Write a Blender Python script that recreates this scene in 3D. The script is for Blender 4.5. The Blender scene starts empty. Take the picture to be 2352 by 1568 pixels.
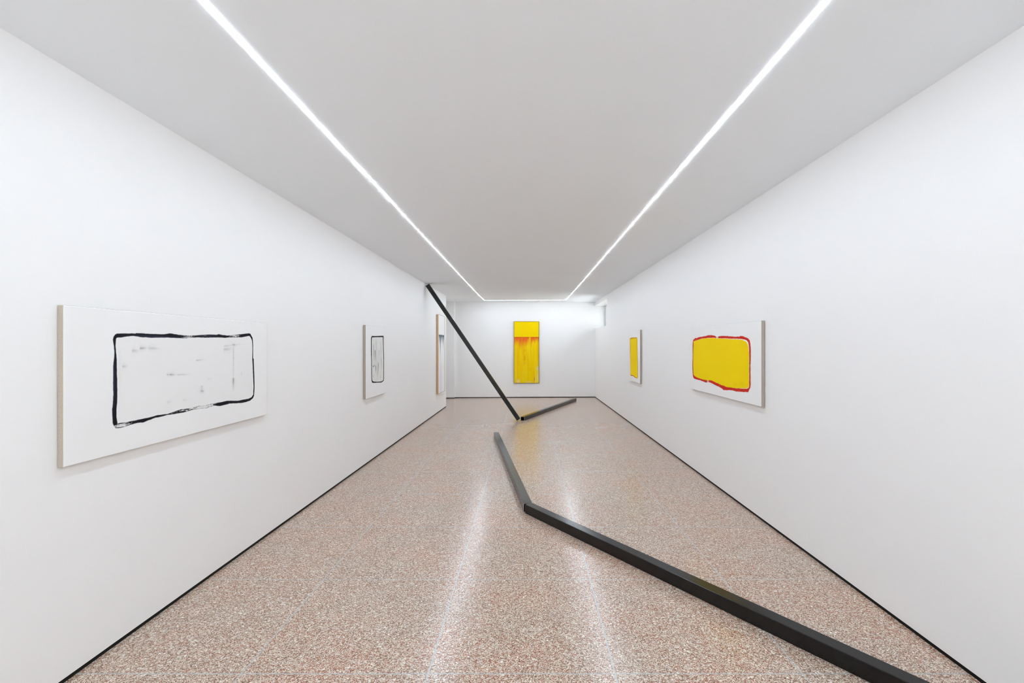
import bpy, bmesh, math
import numpy as np
from mathutils import Vector

sc = bpy.context.scene
COL = sc.collection

LED, SKY, EXPOSURE, SIDE = 92, 4.3, 0.21, 1.8
# ------------------------------------------------------------------ helpers
def link(o, parent=None):
    COL.objects.link(o)
    if parent is not None:
        o.parent = parent
    return o

def tag(o, label=None, cat=None, group=None, kind=None):
    if label: o['label'] = label
    if cat: o['category'] = cat
    if group: o['group'] = group
    if kind: o['kind'] = kind
    return o

def empty(name, loc):
    o = bpy.data.objects.new(name, None)
    o.location = loc
    o.empty_display_size = 0.1
    return link(o)

def mesh_obj(name, verts, faces, mat, parent=None, kind=None, smooth=False):
    me = bpy.data.meshes.new(name)
    me.from_pydata([tuple(v) for v in verts], [], faces)
    bm = bmesh.new(); bm.from_mesh(me)
    bmesh.ops.recalc_face_normals(bm, faces=bm.faces)
    bm.to_mesh(me); bm.free()
    if smooth:
        for p in me.polygons: p.use_smooth = True
    me.materials.append(mat)
    o = bpy.data.objects.new(name, me)
    link(o, parent)
    if kind: o['kind'] = kind
    return o

def hexa(c):
    """box from eight corners: c[0:4] bottom loop, c[4:8] top loop"""
    return list(c), [(0,3,2,1),(4,5,6,7),(0,1,5,4),(1,2,6,5),(2,3,7,6),(3,0,4,7)]

def boxv(x0,x1,y0,y1,z0,z1):
    return hexa([(x0,y0,z0),(x1,y0,z0),(x1,y1,z0),(x0,y1,z0),(x0,y0,z1),(x1,y0,z1),(x1,y1,z1),(x0,y1,z1)])

def joinvf(*vfs):
    V=[];F=[]
    for v,f in vfs:
        n=len(V); V+=list(v); F+=[tuple(i+n for i in q) for q in f]
    return V,F

# ------------------------------------------------------------------ materials
def new_mat(name):
    m = bpy.data.materials.new(name); m.use_nodes = True
    nt = m.node_tree; nt.nodes.clear()
    out = nt.nodes.new('ShaderNodeOutputMaterial')
    b = nt.nodes.new('ShaderNodeBsdfPrincipled')
    nt.links.new(b.outputs[0], out.inputs[0])
    return m, nt, b, out

def N(nt, t, **kw):
    n = nt.nodes.new(t)
    for k, v in kw.items():
        if k == 'op': n.operation = v
        elif k == 'ins':
            for i, x in v.items(): n.inputs[i].default_value = x
        else: setattr(n, k, v)
    return n

def math_n(nt, op, a, b=None, c=None, clamp=False):
    n = nt.nodes.new('ShaderNodeMath'); n.operation = op; n.use_clamp = clamp
    for i, x in enumerate((a, b, c)):
        if x is None: continue
        if isinstance(x, (int, float)): n.inputs[i].default_value = x
        else: nt.links.new(x, n.inputs[i])
    return n.outputs[0]

def mix_c(nt, fac, a, b, blend='MIX'):
    n = nt.nodes.new('ShaderNodeMix'); n.data_type = 'RGBA'; n.blend_type = blend
    for i, x in ((0, fac), (6, a), (7, b)):
        if isinstance(x, (int, float)): n.inputs[i].default_value = x
        elif isinstance(x, tuple): n.inputs[i].default_value = (*x, 1) if len(x) == 3 else x
        else: nt.links.new(x, n.inputs[i])
    return n.outputs[2]

def coord(nt):
    return nt.nodes.new('ShaderNodeTexCoord').outputs['Object']

def ramp(nt, x, stops):
    r = nt.nodes.new('ShaderNodeValToRGB')
    e = r.color_ramp.elements
    while len(e) < len(stops): e.new(0.5)
    for el, (p, c) in zip(e, stops):
        el.position = p; el.color = (*c, 1) if len(c) == 3 else c
    nt.links.new(x, r.inputs[0])
    return r.outputs[0]

def noise(nt, co, scale, detail=2, rough=0.5, dist=0.0):
    n = nt.nodes.new('ShaderNodeTexNoise')
    n.inputs['Scale'].default_value = scale; n.inputs['Detail'].default_value = detail
    n.inputs['Roughness'].default_value = rough; n.inputs['Distortion'].default_value = dist
    nt.links.new(co, n.inputs['Vector'])
    return n.outputs[0]

def plain(name, col, rough=0.6, metal=0.0, nscale=40, var=0.04, bump=0.0, spec=0.5, stretch=None):
    m, nt, b, out = new_mat(name)
    co = coord(nt)
    if stretch:
        mp = N(nt, 'ShaderNodeMapping'); mp.inputs['Scale'].default_value = stretch
        nt.links.new(co, mp.inputs[0]); co = mp.outputs[0]
    n = noise(nt, co, nscale, 3)
    lo = tuple(max(0, c*(1-var)) for c in col); hi = tuple(min(1, c*(1+var)) for c in col)
    nt.links.new(ramp(nt, n, [(0.3, lo), (0.7, hi)]), b.inputs['Base Color'])
    b.inputs['Roughness'].default_value = rough
    b.inputs['Metallic'].default_value = metal
    b.inputs['Specular IOR Level'].default_value = spec
    if bump:
        bp = N(nt, 'ShaderNodeBump', ins={'Strength': bump, 'Distance': 0.002})
        nt.links.new(n, bp.inputs['Height']); nt.links.new(bp.outputs[0], b.inputs['Normal'])
    return m

M_WALL = plain('white_wall_paint', (0.865, 0.869, 0.873), 0.75, nscale=180, var=0.006, bump=0.02, spec=0.25)
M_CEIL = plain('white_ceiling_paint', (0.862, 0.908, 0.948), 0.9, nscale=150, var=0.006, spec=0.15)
M_BLACK = plain('black_reveal_strip', (0.006, 0.006, 0.006), 0.6, spec=0.2)
M_FRAMEW = plain('white_window_frame', (0.85, 0.85, 0.85), 0.4)
M_CHAN = plain('white_aluminium_channel', (0.8, 0.8, 0.8), 0.45)
M_LINEN = plain('raw_linen', (0.50, 0.43, 0.36), 0.9, nscale=700, var=0.16, bump=0.2, spec=0.1)
M_LINEN_GREY = plain('grey_linen', (0.43, 0.38, 0.33), 0.9, nscale=700, var=0.16, bump=0.2, spec=0.1)
M_OAK = plain('pale_oak', (0.56, 0.38, 0.21), 0.55, nscale=18, var=0.18, stretch=(12, 12, 1))
M_BRONZE = plain('thin_brown_frame', (0.22, 0.13, 0.045), 0.5, nscale=18, var=0.15, stretch=(12, 12, 1))
M_RIM = plain('cut_steel_rim', (0.32, 0.31, 0.30), 0.38, metal=0.9, nscale=150, var=0.2)

def steel_mat():
    m, nt, b, out = new_mat('blackened_steel')
    co = coord(nt)
    mp = N(nt, 'ShaderNodeMapping'); mp.inputs['Scale'].default_value = (1.2, 22, 22)   # mill marks along the tube
    nt.links.new(co, mp.inputs[0])
    s = noise(nt, mp.outputs[0], 5, 5, 0.6)
    l = noise(nt, co, 2.2, 4, 0.6)
    c = ramp(nt, s, [(0.25, (0.002, 0.002, 0.002)), (0.75, (0.005, 0.0048, 0.0047))])
    tint = ramp(nt, l, [(0.35, (0.004,0.004,0.0043)), (0.55, (0.004,0.004,0.004)), (0.75, (0.010,0.008,0.005))])
    nt.links.new(mix_c(nt, 0.4, c, tint), b.inputs['Base Color'])
    r = math_n(nt, 'MULTIPLY_ADD', l, 0.12, 0.14)
    nt.links.new(r, b.inputs['Roughness'])
    b.inputs['Metallic'].default_value = 0.0
    b.inputs['Specular IOR Level'].default_value = 0.38
    return m
M_STEEL = steel_mat()

def emit_mat(name, col, s):
    m = bpy.data.materials.new(name); m.use_nodes = True
    nt = m.node_tree; nt.nodes.clear()
    out = nt.nodes.new('ShaderNodeOutputMaterial'); e = nt.nodes.new('ShaderNodeEmission')
    e.inputs[0].default_value = (*col, 1); e.inputs[1].default_value = s
    nt.links.new(e.outputs[0], out.inputs[0])
    return m
M_LED_DIM = emit_mat('led_diffuser_dimmed', (0.88, 0.985, 1.10), LED*0.6)
M_LED = emit_mat('led_diffuser', (0.88, 0.985, 1.10), LED)

def glass_mat(name, tint):
    m = bpy.data.materials.new(name); m.use_nodes = True
    nt = m.node_tree; nt.nodes.clear()
    out = nt.nodes.new('ShaderNodeOutputMaterial')
    t = nt.nodes.new('ShaderNodeBsdfTransparent'); t.inputs[0].default_value = (*tint, 1)
    g = nt.nodes.new('ShaderNodeBsdfGlossy'); g.inputs['Roughness'].default_value = 0.02
    fr = nt.nodes.new('ShaderNodeFresnel'); fr.inputs[0].default_value = 1.45
    mx = nt.nodes.new('ShaderNodeMixShader')
    nt.links.new(fr.outputs[0], mx.inputs[0]); nt.links.new(t.outputs[0], mx.inputs[1]); nt.links.new(g.outputs[0], mx.inputs[2])
    nt.links.new(mx.outputs[0], out.inputs[0])
    return m
M_GLASS = glass_mat('tinted_window_glass', (0.92, 0.935, 0.93))
M_GLASS_GREY = glass_mat('grey_window_glass', (0.92, 0.935, 0.93))

TX0, TY0, TS = 0.401, 2.118, 0.857      # joint positions and tile size
def terrazzo():
    m, nt, b, out = new_mat('polished_terrazzo')
    co = coord(nt)
    # wobble so that the chips are irregular
    nz = nt.nodes.new('ShaderNodeTexNoise'); nz.inputs['Scale'].default_value = 160; nz.inputs['Detail'].default_value = 1
    nt.links.new(co, nz.inputs['Vector'])
    sub = N(nt, 'ShaderNodeVectorMath', op='SUBTRACT'); nt.links.new(nz.outputs[1], sub.inputs[0]); sub.inputs[1].default_value = (0.5, 0.5, 0.5)
    scl = N(nt, 'ShaderNodeVectorMath', op='SCALE'); nt.links.new(sub.outputs[0], scl.inputs[0]); scl.inputs['Scale'].default_value = 0.006
    add = N(nt, 'ShaderNodeVectorMath', op='ADD'); nt.links.new(co, add.inputs[0]); nt.links.new(scl.outputs[0], add.inputs[1])
    wco = add.outputs[0]
    def vor(scale):
        v = nt.nodes.new('ShaderNodeTexVoronoi'); v.inputs['Scale'].default_value = scale
        v.voronoi_dimensions = '2D'
        nt.links.new(wco, v.inputs['Vector'])
        sp = N(nt, 'ShaderNodeSeparateColor'); nt.links.new(v.outputs['Color'], sp.inputs[0])
        return v.outputs['Distance'], sp.outputs[0], sp.outputs[1], sp.outputs[2]
    # the cement between the chips
    patch = noise(nt, co, 1.7, 5, 0.62)
    fine = noise(nt, co, 38, 3, 0.6)
    mat_c = ramp(nt, math_n(nt, 'MULTIPLY_ADD', fine, 0.45, math_n(nt, 'MULTIPLY', patch, 0.55)),
                 [(0.35, (0.26, 0.175, 0.125)), (0.48, (0.285, 0.155, 0.10)), (0.55, (0.33, 0.13, 0.072)), (0.66, (0.39, 0.13, 0.05))])
    chip_r = [(0.0, (0.61, 0.50, 0.39)), (0.25, (0.77, 0.68, 0.58)), (0.45, (0.48, 0.37, 0.28)), (0.6, (0.84, 0.785, 0.71)), (0.8, (0.66, 0.53, 0.42)), (1.0, (0.89, 0.845, 0.785))]
    dark_r = [(0.0, (0.09, 0.045, 0.03)), (0.5, (0.13, 0.08, 0.06)), (1.0, (0.22, 0.08, 0.045))]
    col = mat_c
    # fine grit, medium chips, sparse large chips
    for scale, share, size in ((330, 0.55, 0.50), (165, 0.50, 0.46), (80, 0.14, 0.42)):
        d, r, g, bl = vor(scale)
        on = math_n(nt, 'LESS_THAN', r, share)
        rad = math_n(nt, 'MULTIPLY_ADD', g, 0.22, size-0.11)
        inside = math_n(nt, 'MULTIPLY', math_n(nt, 'SUBTRACT', rad, d), 12.0, clamp=True)
        col = mix_c(nt, math_n(nt, 'MULTIPLY', on, inside), col, ramp(nt, bl, chip_r))
        if scale != 80:
            dk = math_n(nt, 'GREATER_THAN', r, 0.88)
            col = mix_c(nt, math_n(nt, 'MULTIPLY', math_n(nt, 'MULTIPLY', dk, inside), 0.8), col, ramp(nt, bl, dark_r))
    # divider strips
    sx = N(nt, 'ShaderNodeSeparateXYZ'); nt.links.new(co, sx.inputs[0])
    def joint(c, off, hw):
        t = math_n(nt, 'DIVIDE', math_n(nt, 'SUBTRACT', c, off), TS)
        fr = math_n(nt, 'ABSOLUTE', math_n(nt, 'SUBTRACT', t, math_n(nt, 'ROUND', t)))
        return math_n(nt, 'LESS_THAN', fr, hw/TS)
    jx = joint(sx.outputs[0], TX0, 0.0032); jy = joint(sx.outputs[1], TY0, 0.0029)
    j = math_n(nt, 'MAXIMUM', jx, jy)
    jc = ramp(nt, noise(nt, co, 30, 2), [(0.3, (0.43, 0.43, 0.425)), (0.7, (0.52, 0.515, 0.51))])
    col = mix_c(nt, j, col, jc)
    nt.links.new(col, b.inputs['Base Color'])
    rr = math_n(nt, 'MULTIPLY_ADD', noise(nt, co, 3.0, 4, 0.6), 0.08, 0.185)
    nt.links.new(rr, b.inputs['Roughness'])
    b.inputs['IOR'].default_value = 1.58
    return m
M_FLOOR = terrazzo()

def paint_mat():
    m, nt, b, out = new_mat('painted_canvas')
    a = nt.nodes.new('ShaderNodeVertexColor'); a.layer_name = 'paint'
    co = coord(nt)
    w = noise(nt, co, 900, 2)
    nt.links.new(a.outputs[0], b.inputs['Base Color'])
    bp = N(nt, 'ShaderNodeBump', ins={'Strength': 0.08, 'Distance': 0.001})
    nt.links.new(w, bp.inputs['Height']); nt.links.new(bp.outputs[0], b.inputs['Normal'])
    b.inputs['Roughness'].default_value = 0.7
    b.inputs['Specular IOR Level'].default_value = 0.08
    return m
M_PAINT = paint_mat()
# ------------------------------------------------------------------ the room
LX = lambda y: 0.00471*y - 2.0754        # left wall face
RX = lambda y: -0.00292*y + 2.0259       # right wall face
BY = lambda x: 13.53 + 0.039*x           # back wall face
YF, YE, GAP = -2.3, 11.456, 0.02         # front wall, end of the left wall, shadow gap under the walls

CEIL_Y = [YF, 9.2, YE, 13.60]
CEIL_L = [2.750, 2.745, 2.752, 2.790]
CEIL_R = [2.812, 2.795, 2.803, 2.798]
def ceil_z(x, y):
    zl = float(np.interp(y, CEIL_Y, CEIL_L)); zr = float(np.interp(y, CEIL_Y, CEIL_R))
    return zl + (zr-zl)*(x-LX(y))/(RX(y)-LX(y))

mesh_obj('floor', *boxv(-4.2, 2.5, YF-0.3, 14.0, -0.12, 0.0), M_FLOOR, kind='structure')

V=[];F=[]
ys = sorted(set([YF-0.3, 9.2, YE, 13.60, 13.9]+[round(-2+0.25*k, 3) for k in range(63)]))
xs = [-4.2, -2.4]+[round(-2.2+0.1*k, 3) for k in range(44)]+[2.5]
for y in ys:
    for x in xs: V.append((x, y, ceil_z(max(x, -2.4), y)))
for y in ys:
    for x in xs: V.append((x, y, 3.1))
nx, n = len(xs), len(xs)*len(ys)
for j in range(len(ys)-1):
    for i in range(nx-1):
        a = j*nx+i
        F.append((a, a+nx, a+nx+1, a+1)); F.append((a+n, a+n+1, a+n+nx+1, a+n+nx))
for i in range(nx-1):
    F.append((i, i+1, i+1+n, i+n)); a = (len(ys)-1)*nx+i; F.append((a, a+n, a+n+1, a+1))
for j in range(len(ys)-1):
    a = j*nx; F.append((a, a+n, a+n+nx, a+nx)); a += nx-1; F.append((a, a+nx, a+nx+n, a+n))
mesh_obj('ceiling', V, F, M_CEIL, kind='structure')

TOP = 2.83
def wall_prism(name, face, depth, poly):
    """poly in (y, z); face(y) gives x of the visible face, depth goes away from the room"""
    V=[(face(y), y, z) for y, z in poly] + [(face(y)+depth, y, z) for y, z in poly]
    n=len(poly)
    F=[tuple(range(n)), tuple(range(2*n-1, n-1, -1))] + [(i, (i+1)%n, (i+1)%n+n, i+n) for i in range(n)]
    return mesh_obj(name, V, F, M_WALL, kind='structure')
wall_prism('wall_left', LX, -0.16, [(YF, GAP), (YE, GAP), (YE, TOP), (YF, TOP)])
WY, WZ0, WZ1, WD = 11.642, 2.022, 2.690, 0.34
yb = BY(2.0)+0.08
wall_prism('wall_right', RX, WD+0.08, [(YF, GAP), (yb, GAP), (yb, WZ0), (WY, WZ0), (WY, WZ1), (yb, WZ1), (yb, TOP), (YF, TOP)])
def slab(name, x0, x1, off, thick, mat, z0=GAP, z1=TOP):
    c=[]
    for z in (z0, z1):
        c += [(x0, BY(x0)+off, z), (x1, BY(x1)+off, z), (x1, BY(x1)+off+thick, z), (x0, BY(x0)+off+thick, z)]
    return mesh_obj(name, *hexa(c), mat, kind='structure')
JX = -2.115                               # the back wall steps forward left of here
back = slab('wall_back', JX, 2.335, 0.0, 0.25, M_WALL)
slab('wall_back_pier', -4.2, JX, -0.13, 0.38, M_WALL)
PY0, PY1, PZ0, PZ1 = 10.1, 12.5, 0.9, 2.4   # unseen window added in the side passage to brighten the far end
mesh_obj('wall_passage', *joinvf(boxv(-4.2,-4.0,9.6,PY0,GAP,TOP), boxv(-4.2,-4.0,PY1,13.25,GAP,TOP),
         boxv(-4.2,-4.0,PY0,PY1,GAP,PZ0), boxv(-4.2,-4.0,PY0,PY1,PZ1,TOP)), M_WALL, kind='structure')
w3 = empty('added_passage_window', (-4.1, PY0, PZ0)); w3['kind'] = 'structure'
def rel3(vf):
    v,f=vf; return [(a+4.1, b-PY0, c-PZ0) for a,b,c in v], f
mesh_obj('window_frame', *rel3(joinvf(boxv(-4.13,-4.07,PY0,PY0+0.05,PZ0,PZ1), boxv(-4.13,-4.07,PY1-0.05,PY1,PZ0,PZ1),
         boxv(-4.13,-4.07,PY0+0.05,PY1-0.05,PZ0,PZ0+0.05), boxv(-4.13,-4.07,PY0+0.05,PY1-0.05,PZ1-0.05,PZ1))), M_FRAMEW, w3)
mesh_obj('window_pane', *rel3(boxv(-4.103,-4.097,PY0+0.045,PY1-0.045,PZ0+0.045,PZ1-0.045)), M_GLASS, w3)
mesh_obj('wall_passage_return', *boxv(-4.0, LX(9.6)-0.17, 9.4, 9.6, GAP, TOP), M_WALL, kind='structure')
FX0, FX1, FZ0, FZ1 = -1.75, 1.75, 0.12, 2.62
mesh_obj('wall_front', *joinvf(boxv(-2.4, FX0, YF-0.25, YF, GAP, TOP), boxv(FX1, 2.4, YF-0.25, YF, GAP, TOP),
         boxv(FX0, FX1, YF-0.25, YF, GAP, FZ0), boxv(FX0, FX1, YF-0.25, YF, FZ1, TOP)), M_WALL, kind='structure')
w2 = empty('added_front_window', (0, YF-0.15, FZ0)); w2['kind'] = 'structure'  # unseen glazed opening added behind the camera as extra daylight
def rel0(vf):
    v,f=vf; return [(a, b-(YF-0.15), c-FZ0) for a,b,c in v], f
q=0.05
mesh_obj('window_frame', *rel0(joinvf(boxv(FX0,FX0+q,YF-0.18,YF-0.12,FZ0,FZ1), boxv(FX1-q,FX1,YF-0.18,YF-0.12,FZ0,FZ1),
         boxv(-q/2,q/2,YF-0.18,YF-0.12,FZ0+q,FZ1-q), boxv(FX0+q,FX1-q,YF-0.18,YF-0.12,FZ0,FZ0+q), boxv(FX0+q,FX1-q,YF-0.18,YF-0.12,FZ1-q,FZ1))), M_FRAMEW, w2)
for a,b in ((FX0+q,-q/2),(q/2,FX1-q)):
    mesh_obj('window_pane', *rel0(boxv(a-0.005,b+0.005,YF-0.153,YF-0.147,FZ0+q-0.005,FZ1-q+0.005)), M_GLASS, w2)

# black strips set back in the gap under the walls
def gap_strip(name, corners):
    c=[(x, y, z) for z in (0.0, GAP) for x, y in corners]
    return mesh_obj(name, *hexa(c), M_BLACK, kind='structure')
R=0.003
gap_strip('baseboard_left', [(LX(YF)-R, YF), (LX(YE)-R, YE-R), (LX(YE)-0.15, YE-R), (LX(YF)-0.15, YF)])
gap_strip('baseboard_right', [(RX(YF)+R, YF), (RX(YF)+0.3, YF), (RX(yb)+0.3, yb), (RX(yb)+R, yb)])
gap_strip('baseboard_back', [(JX+R, BY(JX)+R), (2.3, BY(2.3)+R), (2.3, BY(2.3)+0.2), (JX+R, BY(JX)+0.2)])
gap_strip('baseboard_back_pier', [(-4.0, BY(-4.0)-0.13+R), (JX-R, BY(JX)-0.13+R), (JX-R, BY(JX)+0.2), (-4.0, BY(-4.0)+0.2)])
gap_strip('baseboard_front', [(-2.2, YF-0.2), (2.2, YF-0.2), (2.2, YF-R), (-2.2, YF-R)])

# high window in the right wall, at the back corner
win = empty('window_1', (2.35, 12.6, WZ0)); win['kind']='structure'
wx = RX(12.6)+WD
def rel(vf, o):
    v,f=vf; return [(a-o[0], b-o[1], c-o[2]) for a,b,c in v], f
o=(2.35, 12.6, WZ0)
y1=BY(wx)-0.004
y0=WY+0.004; fw=0.035; z0w=WZ0+0.003; z1w=WZ1-0.003
fr=joinvf(boxv(wx-0.02,wx+0.03,y0,y0+fw,z0w,z1w), boxv(wx-0.02,wx+0.03,y1-fw,y1,z0w,z1w),
          boxv(wx-0.02,wx+0.03,y0+fw,y1-fw,z0w,z0w+fw), boxv(wx-0.02,wx+0.03,y0+fw,y1-fw,z1w-fw,z1w))
mesh_obj('window_frame', *rel(fr,o), M_FRAMEW, win)
mesh_obj('window_pane', *rel(boxv(wx+0.004,wx+0.010,y0+fw-0.005,y1-fw+0.005,z0w+fw-0.005,z1w-fw+0.005),o), M_GLASS_GREY, win)

# ------------------------------------------------------------------ the LED line in the ceiling
led = empty('light_strip', (-0.05, 5.6, 2.77))
tag(led, 'glowing white light strip running in a U along the ceiling', 'light')
LO=Vector(led.location)
def run(p, q, w, h0, h1, name, mat):
    p=Vector((*p,0)); q=Vector((*q,0)); d=(q-p).normalized(); s=Vector((-d.y,d.x,0))*(w/2)
    V=[];F=[]
    if abs(q.y-p.y)>1: ts=[(y-p.y)/(q.y-p.y) for y in [p.y]+[y for y in ys if p.y<y<q.y]+[q.y]]
    else: ts=[k/10 for k in range(11)]
    nseg=len(ts)-1
    for tt in ts:
        c=p.lerp(q,tt)
        for sg in (-1,1):
            e=c+s*sg
            zc=ceil_z(e.x,e.y)
            for hh in (h0,h1): V.append(Vector((e.x,e.y,zc-hh))-LO)
    for i in range(nseg):
        a=i*4
        F+=[(a,a+4,a+5,a+1),(a+2,a+3,a+7,a+6),(a+1,a+5,a+7,a+3),(a,a+2,a+6,a+4)]
    F+=[(0,1,3,2)]; a=nseg*4; F+=[(a,a+2,a+3,a+1)]
    return mesh_obj(name, V, F, mat, led)
YS=12.93
XA=lambda y: -1.1810-0.0020*y
XB=lambda y: 1.1247-0.00413*y
for p,q in (((XA(-1.9),-1.9),(XA(YS),YS)), ((XB(-1.9),-1.9),(XB(YS),YS))):
    run(p,q,0.0160,-0.004,0.0004,'mounting_channel',M_CHAN)
    run(p,q,0.012,-0.001,0.0018,'diffuser',M_LED)
run((XA(YS)+0.0102,YS),(XB(YS)-0.0102,YS),0.0160,-0.004,0.0004,'mounting_channel',M_CHAN)
run((XA(YS)+0.0072,YS),(XB(YS)-0.0072,YS),0.012,-0.001,0.0018,'diffuser',M_LED_DIM)

# ------------------------------------------------------------------ square steel tubes
S, T = 0.08, 0.005
def tube(loc, d, w, n, length, label):
    """loc: one long edge's start; d along, w and n the two widths"""
    d=Vector(d).normalized(); n=Vector(n); n=(n-d*n.dot(d)).normalized(); w2=n.cross(d)
    if w2.dot(Vector(w))<0: w2=-w2
    w=w2
    from mathutils import Matrix
    root=empty('square_steel_tube', loc)
    tag(root, label, 'steel tube', 'blackened square steel tubes')
    root.rotation_mode='QUATERNION'
    flip = d.cross(w).dot(n)<0
    Mx=Matrix((d, w, n)).transposed() if not flip else Matrix((d, n, w)).transposed()
    root.rotation_quaternion=Mx.to_quaternion()
    # body: hollow tube with slightly rounded long edges, local x along
    def loop(a, r):
        P=[]
        for cx,cy,a0 in ((S-a-r,S-a-r,0),(a+r,S-a-r,90),(a+r,a+r,180),(S-a-r,a+r,270)):
            for k in range(4):
                t=math.radians(a0+k*30); P.append((cx+r*math.cos(t), cy+r*math.sin(t)))
        return P
    po=loop(0,0.004); pi=loop(T,0.002); n_=len(po)
    e=0.0015
    V=[(x,y,z) for x in (e,length-e) for y,z in po]+[(x,y,z) for x in (e,length-e) for y,z in pi]
    F=[]
    for i in range(n_):
        j=(i+1)%n_
        F.append((i,j,j+n_,i+n_)); F.append((2*n_+i,3*n_+i,3*n_+j,2*n_+j))
        F.append((i,2*n_+i,2*n_+j,j)); F.append((n_+i,n_+j,3*n_+j,3*n_+i))
    mesh_obj('tube_body', V, F, M_STEEL, root)
    for x0,x1 in ((0,e),(length-e,length)):
        V=[(x,y,z) for x in (x0,x1) for y,z in po]+[(x,y,z) for x in (x0,x1) for y,z in pi]
        c=mesh_obj('cut_rim', V, F, M_RIM, root); c['label']='bare sawn steel rim'
    return root

tube((-0.037,4.180,0), (-0.524,3.47,0), (0.989,0.149,0), (0,0,1), 3.50,
     'steel tube on the floor running straight back from the joint, dark grey top')
tube((-0.0225,4.1515,0), (1.631,-2.202,0), (0.80,0.595,0), (0,0,1), 3.18,
     'black steel tube on the floor, crossing from the joint to the lower right corner')
tube((-0.215,9.30,0), (-2.0205+0.215, 9.14-9.30, 2.692), (0.8,0,0.5), (0,1,0), 3.243,
     'black steel tube leaning up from the floor to the corner of left wall and ceiling')
tube((-0.068,9.305,0), (1.408,3.38,0), (-0.923,0.385,0), (0,0,1), 3.65,
     'black steel tube lying on the floor in front of the back wall, hollow end showing')

# outlines traced in metres on each canvas (along the wall, up)
P1_outer = [(0.241,0.564),(0.244,0.576),(0.254,0.589),(0.264,0.594),(0.315,0.596),(0.371,0.596),(0.377,0.599),(0.429,0.598),(0.496,0.597),(0.56,0.598),(0.599,0.604),(0.629,0.601),(0.684,0.596),(0.741,0.594),(0.813,0.598),(0.915,0.605),(0.997,0.606),(1.011,0.61),(1.032,0.607),(1.098,0.603),(1.175,0.608),(1.255,0.616),(1.339,0.625),(1.357,0.622),(1.383,0.593),(1.39,0.548),(1.39,0.441),(1.397,0.438),(1.401,0.377),(1.405,0.307),(1.408,0.226),(1.403,0.173),(1.401,0.162),(1.387,0.148),(1.357,0.135),(1.313,0.13),(1.255,0.129),(1.19,0.135),(1.128,0.141),(1.068,0.138),(1.025,0.137),(0.997,0.142),(0.976,0.147),(0.902,0.14),(0.851,0.145),(0.765,0.146),(0.706,0.141),(0.629,0.142),(0.586,0.144),(0.535,0.141),(0.496,0.141),(0.467,0.136),(0.42,0.129),(0.384,0.132),(0.34,0.13),(0.315,0.125),(0.274,0.124),(0.256,0.127),(0.246,0.141),(0.24,0.156),(0.238,0.188),(0.237,0.224),(0.241,0.248),(0.244,0.294),(0.242,0.329),(0.243,0.365),(0.243,0.4),(0.243,0.436),(0.248,0.471),(0.249,0.5),(0.246,0.532),(0.243,0.553)]
P1_inner = [(0.256,0.557),(0.257,0.567),(0.262,0.574),(0.29,0.576),(0.319,0.582),(0.358,0.585),(0.411,0.579),(0.496,0.578),(0.586,0.581),(0.65,0.58),(0.695,0.579),(0.765,0.583),(0.826,0.586),(0.889,0.586),(0.969,0.589),(1.039,0.59),(1.083,0.588),(1.098,0.591),(1.255,0.596),(1.322,0.605),(1.348,0.607),(1.367,0.59),(1.379,0.569),(1.383,0.537),(1.381,0.441),(1.387,0.377),(1.392,0.308),(1.397,0.227),(1.394,0.195),(1.392,0.174),(1.374,0.157),(1.331,0.149),(1.28,0.149),(1.214,0.149),(1.098,0.162),(1.039,0.16),(0.983,0.16),(0.935,0.161),(0.889,0.157),(0.826,0.162),(0.765,0.156),(0.684,0.161),(0.629,0.154),(0.586,0.148),(0.555,0.15),(0.505,0.152),(0.467,0.148),(0.411,0.147),(0.358,0.146),(0.315,0.145),(0.284,0.148),(0.266,0.146),(0.264,0.156),(0.26,0.181),(0.26,0.221),(0.264,0.27),(0.264,0.327),(0.262,0.399),(0.261,0.453),(0.259,0.489),(0.255,0.532)]
P1_dry = [(0.747,0.588),(1.175,0.601),(0.629,0.152),(0.765,0.152),(0.935,0.148),(0.315,0.133),(0.274,0.136),(0.245,0.418),(0.467,0.586),(0.909,0.596),(0.851,0.153),(0.29,0.586)]
P1_smudge = [(0.393,0.52),(0.448,0.523),(0.448,0.523),(0.53,0.515),(0.345,0.509),(0.402,0.505),(0.29,0.428),(0.328,0.429),(0.576,0.372),(0.607,0.369),(0.597,0.37),(0.65,0.366),(0.65,0.366),(0.765,0.362),(0.801,0.444),(0.883,0.448),(1.054,0.508),(1.167,0.517),(1.159,0.542),(1.175,0.541),(1.054,0.532),(1.305,0.548),(1.165,0.537),(1.163,0.248),(1.163,0.317),(1.163,0.235),(0.857,0.288),(0.857,0.243),(0.851,0.253),(0.867,0.249),(0.695,0.213),(0.747,0.209),(1.255,0.352),(1.255,0.311),(0.576,0.215),(0.623,0.213),(0.278,0.532),(0.278,0.2),(0.902,0.321),(0.962,0.326)]
P2_outer = [(0.187,0.758),(0.204,0.779),(0.229,0.793),(0.358,0.793),(0.515,0.799),(0.693,0.805),(0.701,0.785),(0.696,0.743),(0.706,0.65),(0.723,0.51),(0.723,0.355),(0.718,0.2),(0.701,0.174),(0.609,0.161),(0.447,0.17),(0.293,0.18),(0.233,0.187),(0.212,0.214),(0.204,0.307),(0.197,0.451),(0.187,0.594),(0.187,0.7)]
P2_inner = [(0.214,0.701),(0.216,0.751),(0.229,0.771),(0.358,0.777),(0.515,0.781),(0.667,0.784),(0.669,0.727),(0.681,0.627),(0.701,0.472),(0.701,0.317),(0.691,0.194),(0.657,0.181),(0.585,0.176),(0.424,0.185),(0.293,0.198),(0.25,0.211),(0.233,0.234),(0.225,0.342),(0.216,0.522)]
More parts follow.
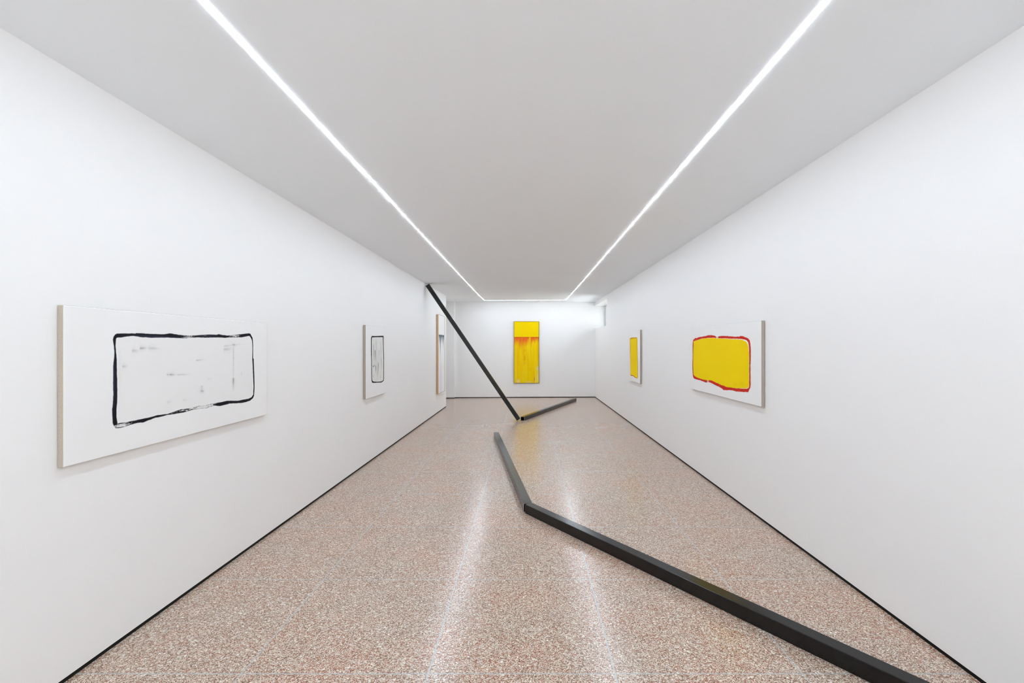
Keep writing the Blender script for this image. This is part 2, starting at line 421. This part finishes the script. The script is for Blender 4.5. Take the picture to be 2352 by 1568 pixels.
P2_smudge = [(0.347,0.621),(0.347,0.409),(0.261,0.398),(0.314,0.397),(0.314,0.397),(0.369,0.419),(0.369,0.408),(0.391,0.289),(0.481,0.456),(0.447,0.219),(0.515,0.62),(0.481,0.441),(0.585,0.741),(0.597,0.36),(0.293,0.701),(0.293,0.375),(0.562,0.248),(0.562,0.233),(0.271,0.275),(0.271,0.26),(0.402,0.768),(0.402,0.207),(0.609,0.513),(0.609,0.284)]
P5_outer = [(1.601,0.589),(1.541,0.61),(1.479,0.61),(1.435,0.619),(1.325,0.623),(1.211,0.628),(1.149,0.635),(1.057,0.635),(0.969,0.626),(0.926,0.616),(0.884,0.614),(0.843,0.618),(0.722,0.619),(0.608,0.612),(0.488,0.606),(0.396,0.605),(0.385,0.611),(0.34,0.608),(0.276,0.596),(0.223,0.583),(0.2,0.565),(0.187,0.53),(0.179,0.481),(0.18,0.412),(0.187,0.343),(0.185,0.244),(0.185,0.17),(0.192,0.142),(0.208,0.128),(0.228,0.101),(0.297,0.096),(0.407,0.089),(0.476,0.085),(0.535,0.088),(0.608,0.085),(0.684,0.076),(0.749,0.072),(0.788,0.085),(0.856,0.095),(0.969,0.107),(1.057,0.118),(1.125,0.123),(1.172,0.115),(1.227,0.112),(1.292,0.118),(1.375,0.124),(1.479,0.126),(1.568,0.13),(1.601,0.148),(1.614,0.177),(1.624,0.249),(1.624,0.316),(1.614,0.416),(1.618,0.483),(1.614,0.549)]
P5_inner = [(1.587,0.572),(1.461,0.587),(1.325,0.601),(1.149,0.605),(0.998,0.604),(0.843,0.597),(0.697,0.592),(0.584,0.589),(0.407,0.584),(0.308,0.577),(0.26,0.568),(0.228,0.55),(0.22,0.525),(0.213,0.481),(0.213,0.441),(0.211,0.342),(0.212,0.242),(0.212,0.163),(0.223,0.142),(0.265,0.129),(0.385,0.121),(0.476,0.116),(0.584,0.112),(0.684,0.109),(0.736,0.115),(0.802,0.118),(0.884,0.129),(0.969,0.137),(1.057,0.148),(1.164,0.14),(1.292,0.14),(1.427,0.146),(1.55,0.161),(1.59,0.178),(1.601,0.284),(1.601,0.416),(1.59,0.516)]
P5_yellow = [(1.601,0.572),(1.461,0.587),(1.325,0.601),(1.149,0.605),(0.998,0.603),(0.843,0.596),(0.697,0.59),(0.584,0.584),(0.407,0.579),(0.329,0.572),(0.27,0.558),(0.239,0.538),(0.225,0.505),(0.215,0.441),(0.213,0.341),(0.214,0.242),(0.214,0.163),(0.228,0.142),(0.265,0.133),(0.385,0.123),(0.476,0.115),(0.584,0.109),(0.684,0.106),(0.736,0.113),(0.802,0.115),(0.884,0.126),(0.969,0.134),(1.057,0.144),(1.164,0.137),(1.292,0.137),(1.427,0.143),(1.55,0.158),(1.601,0.174),(1.611,0.283),(1.611,0.416),(1.601,0.516)]
P5_dry = [(0.923,0.613),(1.153,0.128),(0.197,0.367),(0.722,0.086),(0.351,0.166),(0.488,0.142)]
P4_outer = [(0.781,0.809),(0.625,0.821),(0.216,0.817),(0.183,0.773),(0.161,0.468),(0.144,0.099),(0.216,0.078),(0.357,0.078),(0.504,0.099),(0.73,0.095),(0.762,0.454)]
P4_inner = [(0.743,0.79),(0.504,0.798),(0.238,0.799),(0.21,0.76),(0.188,0.467),(0.166,0.105),(0.227,0.092),(0.346,0.097),(0.48,0.116),(0.718,0.117),(0.73,0.455)]
# ------------------------------------------------------------------ the paintings
rng = np.random.RandomState(7)
def vnoise(x, y, seed):
    """smooth value noise on arrays x, y (one feature per unit)"""
    r = np.random.RandomState(seed).rand(512, 512)
    xi = np.floor(x).astype(int); yi = np.floor(y).astype(int)
    fx = x-xi; fy = y-yi
    fx = fx*fx*(3-2*fx); fy = fy*fy*(3-2*fy)
    g = lambda i, j: r[(i) % 512, (j) % 512]
    return (g(xi,yi)*(1-fx)+g(xi+1,yi)*fx)*(1-fy) + (g(xi,yi+1)*(1-fx)+g(xi+1,yi+1)*fx)*fy
def fbm(x, y, seed, o=3):
    a=0; s=0
    for k in range(o):
        w=0.5**k; a=a+w*vnoise(x*2**k, y*2**k, seed+k); s+=w
    return a/s
def sdist(px, py, poly):
    """signed distance to a closed polygon, positive inside"""
    d = np.full(px.shape, 1e9); ins = np.zeros(px.shape, bool)
    n = len(poly)
    for i in range(n):
        (ax, ay), (bx, by) = poly[i], poly[(i+1) % n]
        ex, ey = bx-ax, by-ay
        t = np.clip(((px-ax)*ex+(py-ay)*ey)/(ex*ex+ey*ey+1e-12), 0, 1)
        d = np.minimum(d, np.hypot(px-ax-t*ex, py-ay-t*ey))
        if ay != by:
            c = ((ay > py) != (by > py)) & (px < (bx-ax)*(py-ay)/(by-ay)+ax)
            ins ^= c
    return np.where(ins, d, -d)
def seg(px, py, a, b):
    ex, ey = b[0]-a[0], b[1]-a[1]
    L = ex*ex+ey*ey+1e-9
    t = np.clip(((px-a[0])*ex+(py-a[1])*ey)/L, 0, 1)
    return np.hypot(px-a[0]-t*ex, py-a[1]-t*ey), t
def sm(x, a, b):
    t = np.clip((x-a)/(b-a), 0, 1); return t*t*(3-2*t)
def over(c, col, a):
    return c*(1-a[..., None]) + np.asarray(col)[None, None, :]*a[..., None] if np.ndim(col) == 1 else c*(1-a[..., None]) + col*a[..., None]

WHITE = (0.86, 0.864, 0.867)
INK = (0.010, 0.010, 0.014)
YEL = (0.93, 0.68, 0.000)
RED = (0.58, 0.022, 0.013)

def base(x, y):
    c = np.empty(x.shape+(3,)); c[:] = WHITE
    return c*(0.985+0.03*fbm(x*6, y*6, 3)[..., None])

def smudges(c, x, y, pts, widths, stren, col=(0.05, 0.05, 0.055), seed=50, axis=0):
    for k in range(len(stren)):
        a, b = pts[2*k], pts[2*k+1]
        d, t = seg(x, y, a, b)
        nz = fbm(x*(14 if axis == 0 else 90), y*(90 if axis == 0 else 10), seed+k)
        L = math.hypot(b[0]-a[0], b[1]-a[1])/widths[k]
        taper = (sm(t, 0.0, 0.12)*(1-0.85*sm(t, 0.25, 1.0)) if L > 4 else 1.0)
        wv = widths[k]*0.6*(0.6+0.8*fbm(x*9, y*9, seed+40+k))
        al = (np.exp(-(d/wv)**2)+0.4*np.exp(-(d/(3.2*wv))**2))*stren[k]*taper*(0.3+1.2*nz)
        c = over(c, col, np.clip(al, 0, 1))
    return c

def ink_alpha(x, y, po, pi, seed, rough=0.0022, soft=0.0022, fat=0.0):
    w = (fbm(x*60, y*60, seed)-0.5)*2*rough
    so = sdist(x, y, po)+w+fat; si = sdist(x, y, pi)-w-fat
    return sm(so, -soft, soft)*(1-sm(si, -soft, soft)), so, si

def art_ink_wide(x, y):
    c = base(x, y)
    al, so, si = ink_alpha(x, y, P1_outer, P1_inner, 11, 0.0012, 0.0018, 0.001)
    inn = sm(si, 0.0, 0.01)
    c = over(c, (0.80, 0.80, 0.80), inn*0.5)
    W = [.008,.010,.014,.009,.006,.005,.004,.005,.014,.006,.005,.006,.010,.011,.008,.006,.006,.007,.012,.006]
    Sg = [.40,.20,.16,.22,.45,.40,.20,.22,.22,.40,.16,.24,.50,.22,.25,.12,.15,.10,.05,.08]
    c = smudges(c, x, y, P1_smudge, W, Sg)
    dry = np.zeros(x.shape)
    for (cx, cy), rx, ry, s in zip(P1_dry, (.055,.06,.07,.10,.05,.05,.03,.02,.0,.05,.05,.0), (.02,.014,.008,.016,.018,.012,.012,.1,.02,.01,.012,.0), (.62,.78,.48,.55,.90,.62,.62,0,0,.3,.6,0)):
        if s: dry += s*np.exp(-((x-cx)/rx)**2-((y-cy)/ry)**2)
    streak = fbm(x*18, y*220, 31, 3)*0.6+fbm(x*120, y*160, 33, 2)*0.4
    fil = fbm(x*26, y*420, 37, 3)*0.7+fbm(x*150, y*260, 39, 2)*0.3       # bristle marks along the stroke
    a2 = al*(1-0.88*sm(fil+np.clip(dry, 0, 1.1)*0.62, 0.76, 1.02))
    ink = np.empty(x.shape+(3,)); ink[:] = INK
    blue = np.exp(-((x-0.48)/0.13)**2-((y-0.583)/0.007)**2) + 0.7*np.exp(-((x-0.247)/0.007)**2-((y-0.36)/0.12)**2) + 0.6*np.exp(-((x-.91)/.09)**2-((y-.594)/.012)**2)
    ink = over(ink, (0.032, 0.036, 0.060), np.clip(blue, 0, 1)*0.9)
    return over(c, ink, a2)

def art_ink_upright(x, y):
    c = base(x, y)
    al, so, si = ink_alpha(x, y, P2_outer, P2_inner, 21, 0.002, 0.003, 0.0)
    inn = sm(si, 0.0, 0.012)
    st = fbm(x*45, y*5, 71)
    c = over(c, (0.70, 0.71, 0.68), inn*(0.35+0.6*st))
    W = [.012,.008,.008,.010,.013,.012,.016,.03,.008,.008,.05,.02]
    Sg = [.55,.85,.6,.85,.75,.35,.25,.2,.45,.35,.15,.2]
    c = smudges(c, x, y, P2_smudge, W, Sg, col=(0.04, 0.042, 0.04), seed=90, axis=1)
    return over(c, (0.012, 0.014, 0.012), al)

def yellow_field(x, y, seed):
    c = np.empty(x.shape+(3,)); c[:] = YEL
    n = fbm(x*4, y*4, seed)
    return over(c, (0.90, 0.645, 0.0), np.clip(n*1.2-.3, 0, 1)*0.5)

def art_yellow_wide(x, y):
    c = base(x, y)
    w = (fbm(x*40, y*40, 41)-0.5)*0.006
    c = over(c, yellow_field(x, y, 43), sm(sdist(x, y, P5_yellow)+w, -0.003, 0.003))
    al, so, si = ink_alpha(x, y, P5_outer, P5_inner, 45, 0.003, 0.003)
    red = np.empty(x.shape+(3,)); red[:] = RED
    side = np.exp(-((x-0.197)/0.03)**2-((y-0.35)/0.16)**2)
    red = over(red, (0.40, 0.075, 0.008), np.clip(side, 0, 1))
    red = over(red, (0.30, 0.05, 0.01), sm(x, 1.55, 1.60)*sm(y, 0.17, 0.22)*(1-sm(y, 0.5, 0.56)))
    n = fbm(x*30, y*80, 47)
    red = over(red, (0.72, 0.11, 0.04), np.clip(n*2-1.1, 0, 1)*0.5)
    gap = np.exp(-((x-0.905)/0.022)**2-((y-0.612)/0.03)**2)+np.exp(-((x-1.153)/0.018)**2-((y-0.126)/0.03)**2)
    c = over(c, red, al*(1-np.clip(gap*0.8, 0, 0.8)))
    dk = 0.10*np.exp(-((x-0.36)/0.06)**2-((y-0.168)/0.02)**2)+0.08*np.exp(-((x-.49)/.04)**2-((y-.15)/.02)**2)
    return over(c, (0.35, 0.16, 0.0), dk)

def art_yellow_upright(x, y):
    c = base(x, y)
    c = over(c, yellow_field(x, y, 53), sm(sdist(x, y, P4_outer), -0.004, 0.004))
    al, so, si = ink_alpha(x, y, P4_outer, P4_inner, 55, 0.003, 0.004, -0.004)
    red = np.empty(x.shape+(3,)); red[:] = (0.50, 0.20, 0.01)
    red = over(red, (0.42, 0.03, 0.012), 1-sm(y, 0.10, 0.20))
    return over(c, red, al)

def art_yellow_drip(x, y):
    W, H = 0.733, 1.80
    u = x/W; v = 1-y/H                                   # v down from the top
    c = np.empty(x.shape+(3,)); c[:] = (0.92, 0.67, 0.0)
    s1 = fbm(u*16, v*2.2, 101); s2 = fbm(u*15, v*2.5, 105)
    low = np.empty(x.shape+(3,)); low[:] = (0.91, 0.62, 0.0)
    low = over(low, (0.86, 0.50, 0.001), np.clip(s1*2.6-1.1, 0, 1)*0.8*(1-sm(v, 0.6, 0.95)*0.6))
    low = over(low, (0.90, 0.72, 0.02), np.clip(s2*3-1.5, 0, 1)*0.7)
    below = sm(v, 0.251, 0.256)
    c = c*(1-below[..., None])+low*below[..., None]
    # red paint dragged down from the line, in uneven lengths
    ln = 0.045+0.15*np.clip(fbm(u*9, u*0+3.3, 111)*1.7-0.35, 0, 1)+0.05*fbm(u*40, u*0+9.1, 115)
    ln = ln+0.05*np.exp(-((u-0.28)/0.07)**2)-0.05*np.exp(-((u-0.62)/0.05)**2)
    k = np.clip(1-(v-0.253)/np.maximum(ln, 0.02), 0, 1)*below
    k *= 0.35+0.9*fbm(u*30, v*8, 119)
    gapu = 1-0.7*np.exp(-((u-0.63)/0.05)**2)
    c = over(c, (0.80, 0.14, 0.02), np.clip(k*1.6*gapu, 0, 1))
    edge = np.exp(-((v-0.258)/0.006)**2)*below*np.clip(fbm(u*14, u*0+1.7, 121)*2-0.35, 0, 1)
    c = over(c, (0.48, 0.07, 0.012), np.clip(edge, 0, 0.9)*gapu)
    for (a, b, ru, rv, s, col) in ((.41,.47,.03,.012,.5,(.6,.25,.02)), (.42,.58,.03,.025,.5,(.55,.25,.02)), (.42,.62,.018,.02,.6,(.48,.18,.02)), (.42,.68,.025,.02,.35,(.7,.35,.1)),
                                   (.31,.36,.03,.10,.5,(.78,.26,.02)), (.95,.765,.05,.03,.9,(.85,.74,.42)), (.96,.90,.03,.09,.8,(.87,.78,.35)), (.85,.95,.03,.06,.8,(.85,.68,.2)),
                                   (.81,.94,.014,.035,.9,(.5,.10,.01)), (.16,.975,.06,.03,.75,(.86,.74,.38)), (.58,.985,.1,.012,.6,(.86,.74,.3)), (.65,.78,.03,.03,.3,(.7,.38,.0)), (.28,.75,.03,.12,.3,(.72,.42,.0))):
        c = over(c, col, s*np.exp(-((u-a)/ru)**2-((v-b)/rv)**2))
    return c

def art_white_drip(x, y):
    W, H = P3W, P3H
    u = x/W; v = 1-y/H
    c = base(x, y)
    ln = 0.05+0.22*np.clip(fbm(u*7, u*0+2.2, 131)*2-0.7, 0, 1)+0.30*np.exp(-((u-0.28)/0.10)**2)+0.16*np.exp(-((u-0.80)/0.08)**2)-0.03*np.exp(-((u-.55)/.1)**2)
    k = np.clip(1-(v-0.254)/ln, 0, 1)*sm(v, 0.249, 0.257)*sm(u, 0.03, 0.10)*(1-sm(u, .88, .94))
    k = k**1.3*(0.45+0.9*fbm(u*26, v*7, 135))
    c = over(c, (0.10, 0.15, 0.20), np.clip(k*1.15, 0, 0.92))
    e = np.exp(-((v-0.262)/0.012)**2)*sm(u, 0.03, 0.10)*(1-sm(u, .88, .94))*(.4+.8*fbm(u*20, v*20, 139))
    c = over(c, (0.06, 0.085, 0.11), np.clip(e*.8, 0, .85))
    lav = np.exp(-((u-0.36)/0.16)**2)*sm(v, 0.5, 0.75)*(.5+.6*fbm(u*12, v*2, 141))
    return over(c, (0.70, 0.68, 0.80), np.clip(lav*0.75, 0, 1))

def make_painting(name, origin, along, normal, w, h, depth, art, res, label, side_mat, side_name, frame=None, group=None, fw=0.006):
    """origin: lower corner on the wall; along: direction of growing x; normal: into the room"""
    A=Vector(along).normalized(); Nn=Vector(normal).normalized()
    root=empty(name, origin); tag(root, label, 'painting', group)
    ins = 0.0 if frame is None else frame
    nx=int(round(w/res))+1; ny=int(round(h/res))+1
    x,y=np.meshgrid(np.linspace(0,w,nx), np.linspace(0,h,ny))
    cols=art(x,y)
    xx = ins+x*(w-2*ins)/w; yy = ins+y*(h-2*ins)/h
    r=0.0012                                              # the cloth turns over the stretcher with a small radius
    e=np.minimum(np.minimum(x,w-x),np.minimum(y,h-y))
    dd=depth-(0.004 if frame else 0)-np.where(e<r, r-np.sqrt(np.maximum(r*r-(r-e)**2,0)),0)
    co=np.empty((ny,nx,3))
    for k in range(3): co[...,k]=A[k]*xx+Nn[k]*dd
    co[...,2]+=yy
    me=bpy.data.meshes.new('canvas')
    nv=nx*ny; nf=(nx-1)*(ny-1)
    i=(np.arange(ny-1)[:,None]*nx+np.arange(nx-1)[None,:]).ravel()
    up=A.cross(Vector((0,0,1))).dot(Nn)>0
    q=np.stack([i,i+1,i+nx+1,i+nx],1) if up else np.stack([i,i+nx,i+nx+1,i+1],1)
    me.vertices.add(nv); me.vertices.foreach_set('co', co.reshape(-1).astype(np.float32))
    me.loops.add(nf*4); me.loops.foreach_set('vertex_index', q.reshape(-1).astype(np.int32))
    me.polygons.add(nf); me.polygons.foreach_set('loop_start', (np.arange(nf)*4).astype(np.int32))
    me.update(calc_edges=True)
    at=me.color_attributes.new('paint','FLOAT_COLOR','POINT')
    rgba=np.ones((nv,4),np.float32); rgba[:,:3]=np.clip(cols,0,1).reshape(-1,3)
    at.data.foreach_set('color', rgba.reshape(-1))
    me.materials.append(M_PAINT)
    me.polygons.foreach_set('use_smooth', np.ones(nf,bool))
    link(bpy.data.objects.new('canvas',me), root)
    P=lambda a,z,d: tuple(A*a+Nn*d+Vector((0,0,z)))
    gapw=0.004                                            # stands a little off the plaster
    if frame is None:
        t=0.0006; d1=depth-r; b=0.018
        V=[];F=[]
        o=[(-t,-t),(w+t,-t),(w+t,h+t),(-t,h+t)]; n_=[(b,b),(w-b,b),(w-b,h-b),(b,h-b)]
        V=[P(a,z,gapw) for a,z in o]+[P(a,z,d1) for a,z in o]+[P(a,z,gapw) for a,z in n_]+[P(a,z,d1-0.003) for a,z in n_]
        for k in range(4):
            j=(k+1)%4
            F+=[(k,j,j+4,k+4),(k,k+8,j+8,j),(k+8,k+12,j+12,j+8),(k+4,j+4,j+12,k+12)]
        s=mesh_obj(side_name, V, F, side_mat, root)
    else:
        o=[(-fw,-fw),(w+fw,-fw),(w+fw,h+fw),(-fw,h+fw)]; n_=[(0,0),(w,0),(w,h),(0,h)]
        V=[P(a,z,gapw) for a,z in o]+[P(a,z,depth) for a,z in o]+[P(a,z,gapw) for a,z in n_]+[P(a,z,depth) for a,z in n_]
        F=[]
        for k in range(4):
            j=(k+1)%4
            F+=[(k,j,j+4,k+4),(k,k+8,j+8,j),(k+8,k+12,j+12,j+8),(k+4,j+4,j+12,k+12)]
        s=mesh_obj(side_name, V, F, side_mat, root)
        m=0.02
        o=[(ins,ins),(w-ins,ins),(w-ins,h-ins),(ins,h-ins)]; n_=[(a+(m if a<w/2 else -m), z+(m if z<h/2 else -m)) for a,z in o]
        d1=depth-0.006
        V=[P(a,z,gapw) for a,z in o]+[P(a,z,d1) for a,z in o]+[P(a,z,gapw) for a,z in n_]+[P(a,z,d1-0.002) for a,z in n_]
        mesh_obj('stretcher', V, F, M_LINEN, root)
    return root

kL=(0.00471,1,0); nL=(1,-0.00471,0)
kR=(-0.00292,1,0); nR=(-1,-0.00292,0)
kB=(1,0.039,0); nB=(0.039,-1,0)
P3W, P3H = 0.762, 1.765
make_painting('abstract_painting', (LX(2.03),2.03,0.969), kL, nL, 1.575, 0.711, 0.028, art_ink_wide, 0.0021,
    'wide white canvas with a brushed black outlined rectangle, left wall nearest', M_LINEN, 'linen_edge')
make_painting('abstract_painting', (LX(5.748),5.748,0.842), kL, nL, 0.822, 0.922, 0.035, art_ink_upright, 0.003,
    'white canvas with an upright narrow-looking black outline and grey streaks, left wall', M_LINEN_GREY, 'linen_edge')
make_painting('abstract_painting', (LX(10.242)+0.0,10.242,0.441), kL, nL, P3W, P3H, 0.052, art_white_drip, 0.005,
    'tall white canvas with blue-grey drips in pale wood frame, behind leaning tube', M_OAK, 'wooden_frame', frame=0.003, fw=0.002)
make_painting('abstract_painting', (RX(8.099),8.099,0.845), kR, nR, 0.93, 0.943, 0.037, art_yellow_upright, 0.003,
    'smaller far canvas on right wall with a yellow block thinly edged in red', M_LINEN_GREY, 'linen_edge')
make_painting('abstract_painting', (RX(3.924),3.924,0.986), kR, nR, 1.69, 0.732, 0.033, art_yellow_wide, 0.003,
    'wide canvas on right wall with big yellow field inside a thick red brushed outline', M_LINEN_GREY, 'linen_edge')
make_painting('abstract_painting', (-0.396,BY(-0.396),0.430), kB, nB, 0.722, 1.788, 0.035, art_yellow_drip, 0.004,
    'tall yellow canvas with red streaks dripping from a line, on the back wall', M_BRONZE, 'thin_frame', frame=0.003, fw=0.008)
# ------------------------------------------------------------------ daylight and camera
world = bpy.data.worlds.new('overcast_sky'); sc.world = world; world.use_nodes = True
bgn = world.node_tree.nodes['Background']
bgn.inputs[1].default_value = SKY
_nt = world.node_tree                      # overcast sky over pale pavement
_g = _nt.nodes.new('ShaderNodeTexCoord').outputs['Generated']
_s = _nt.nodes.new('ShaderNodeSeparateXYZ'); _nt.links.new(_g, _s.inputs[0])
_f = math_n(_nt, 'MULTIPLY_ADD', _s.outputs[2], 0.5, 0.5)
_nt.links.new(ramp(_nt, _f, [(0.46, (1.0, 1.0, 1.0)), (0.52, (0.72, 0.75, 0.78)), (0.85, (0.95, 0.98, 1.0))]), bgn.inputs[0])
# sky made brighter towards +x, added to lift the back of the room
_side = N(_nt, 'ShaderNodeMapRange', ins={1: 0.25, 2: 0.8, 3: 1.0, 4: SIDE}); _nt.links.new(_s.outputs[0], _side.inputs[0])
_nt.links.new(math_n(_nt, 'MULTIPLY', _side.outputs[0], SKY), bgn.inputs[1])

cam_d = bpy.data.cameras.new('camera'); cam = bpy.data.objects.new('camera', cam_d); COL.objects.link(cam)
cam.location = (0, 0, 1.5); cam.rotation_euler = (math.pi/2, 0, 0)
cam_d.sensor_width = 36; cam_d.sensor_fit = 'HORIZONTAL'
cam_d.lens = 1062/2352*36
cam_d.shift_x = -36/2352; cam_d.shift_y = 11/2352
cam_d.clip_start = 0.05; cam_d.clip_end = 100
sc.camera = cam

sc.view_settings.view_transform = 'Standard'; sc.view_settings.look = 'None'
sc.view_settings.exposure = EXPOSURE; sc.view_settings.gamma = 1.0
sc.view_settings.use_curve_mapping = False
try:
    sc.cycles.max_bounces = 16; sc.cycles.diffuse_bounces = 12; sc.cycles.glossy_bounces = 6
    sc.cycles.filter_width = 1.0
    sc.cycles.use_denoising = True
    sc.cycles.use_light_tree = True
    sc.cycles.caustics_reflective = False
    sc.cycles.sample_clamp_indirect = 8.0
except Exception:
    pass
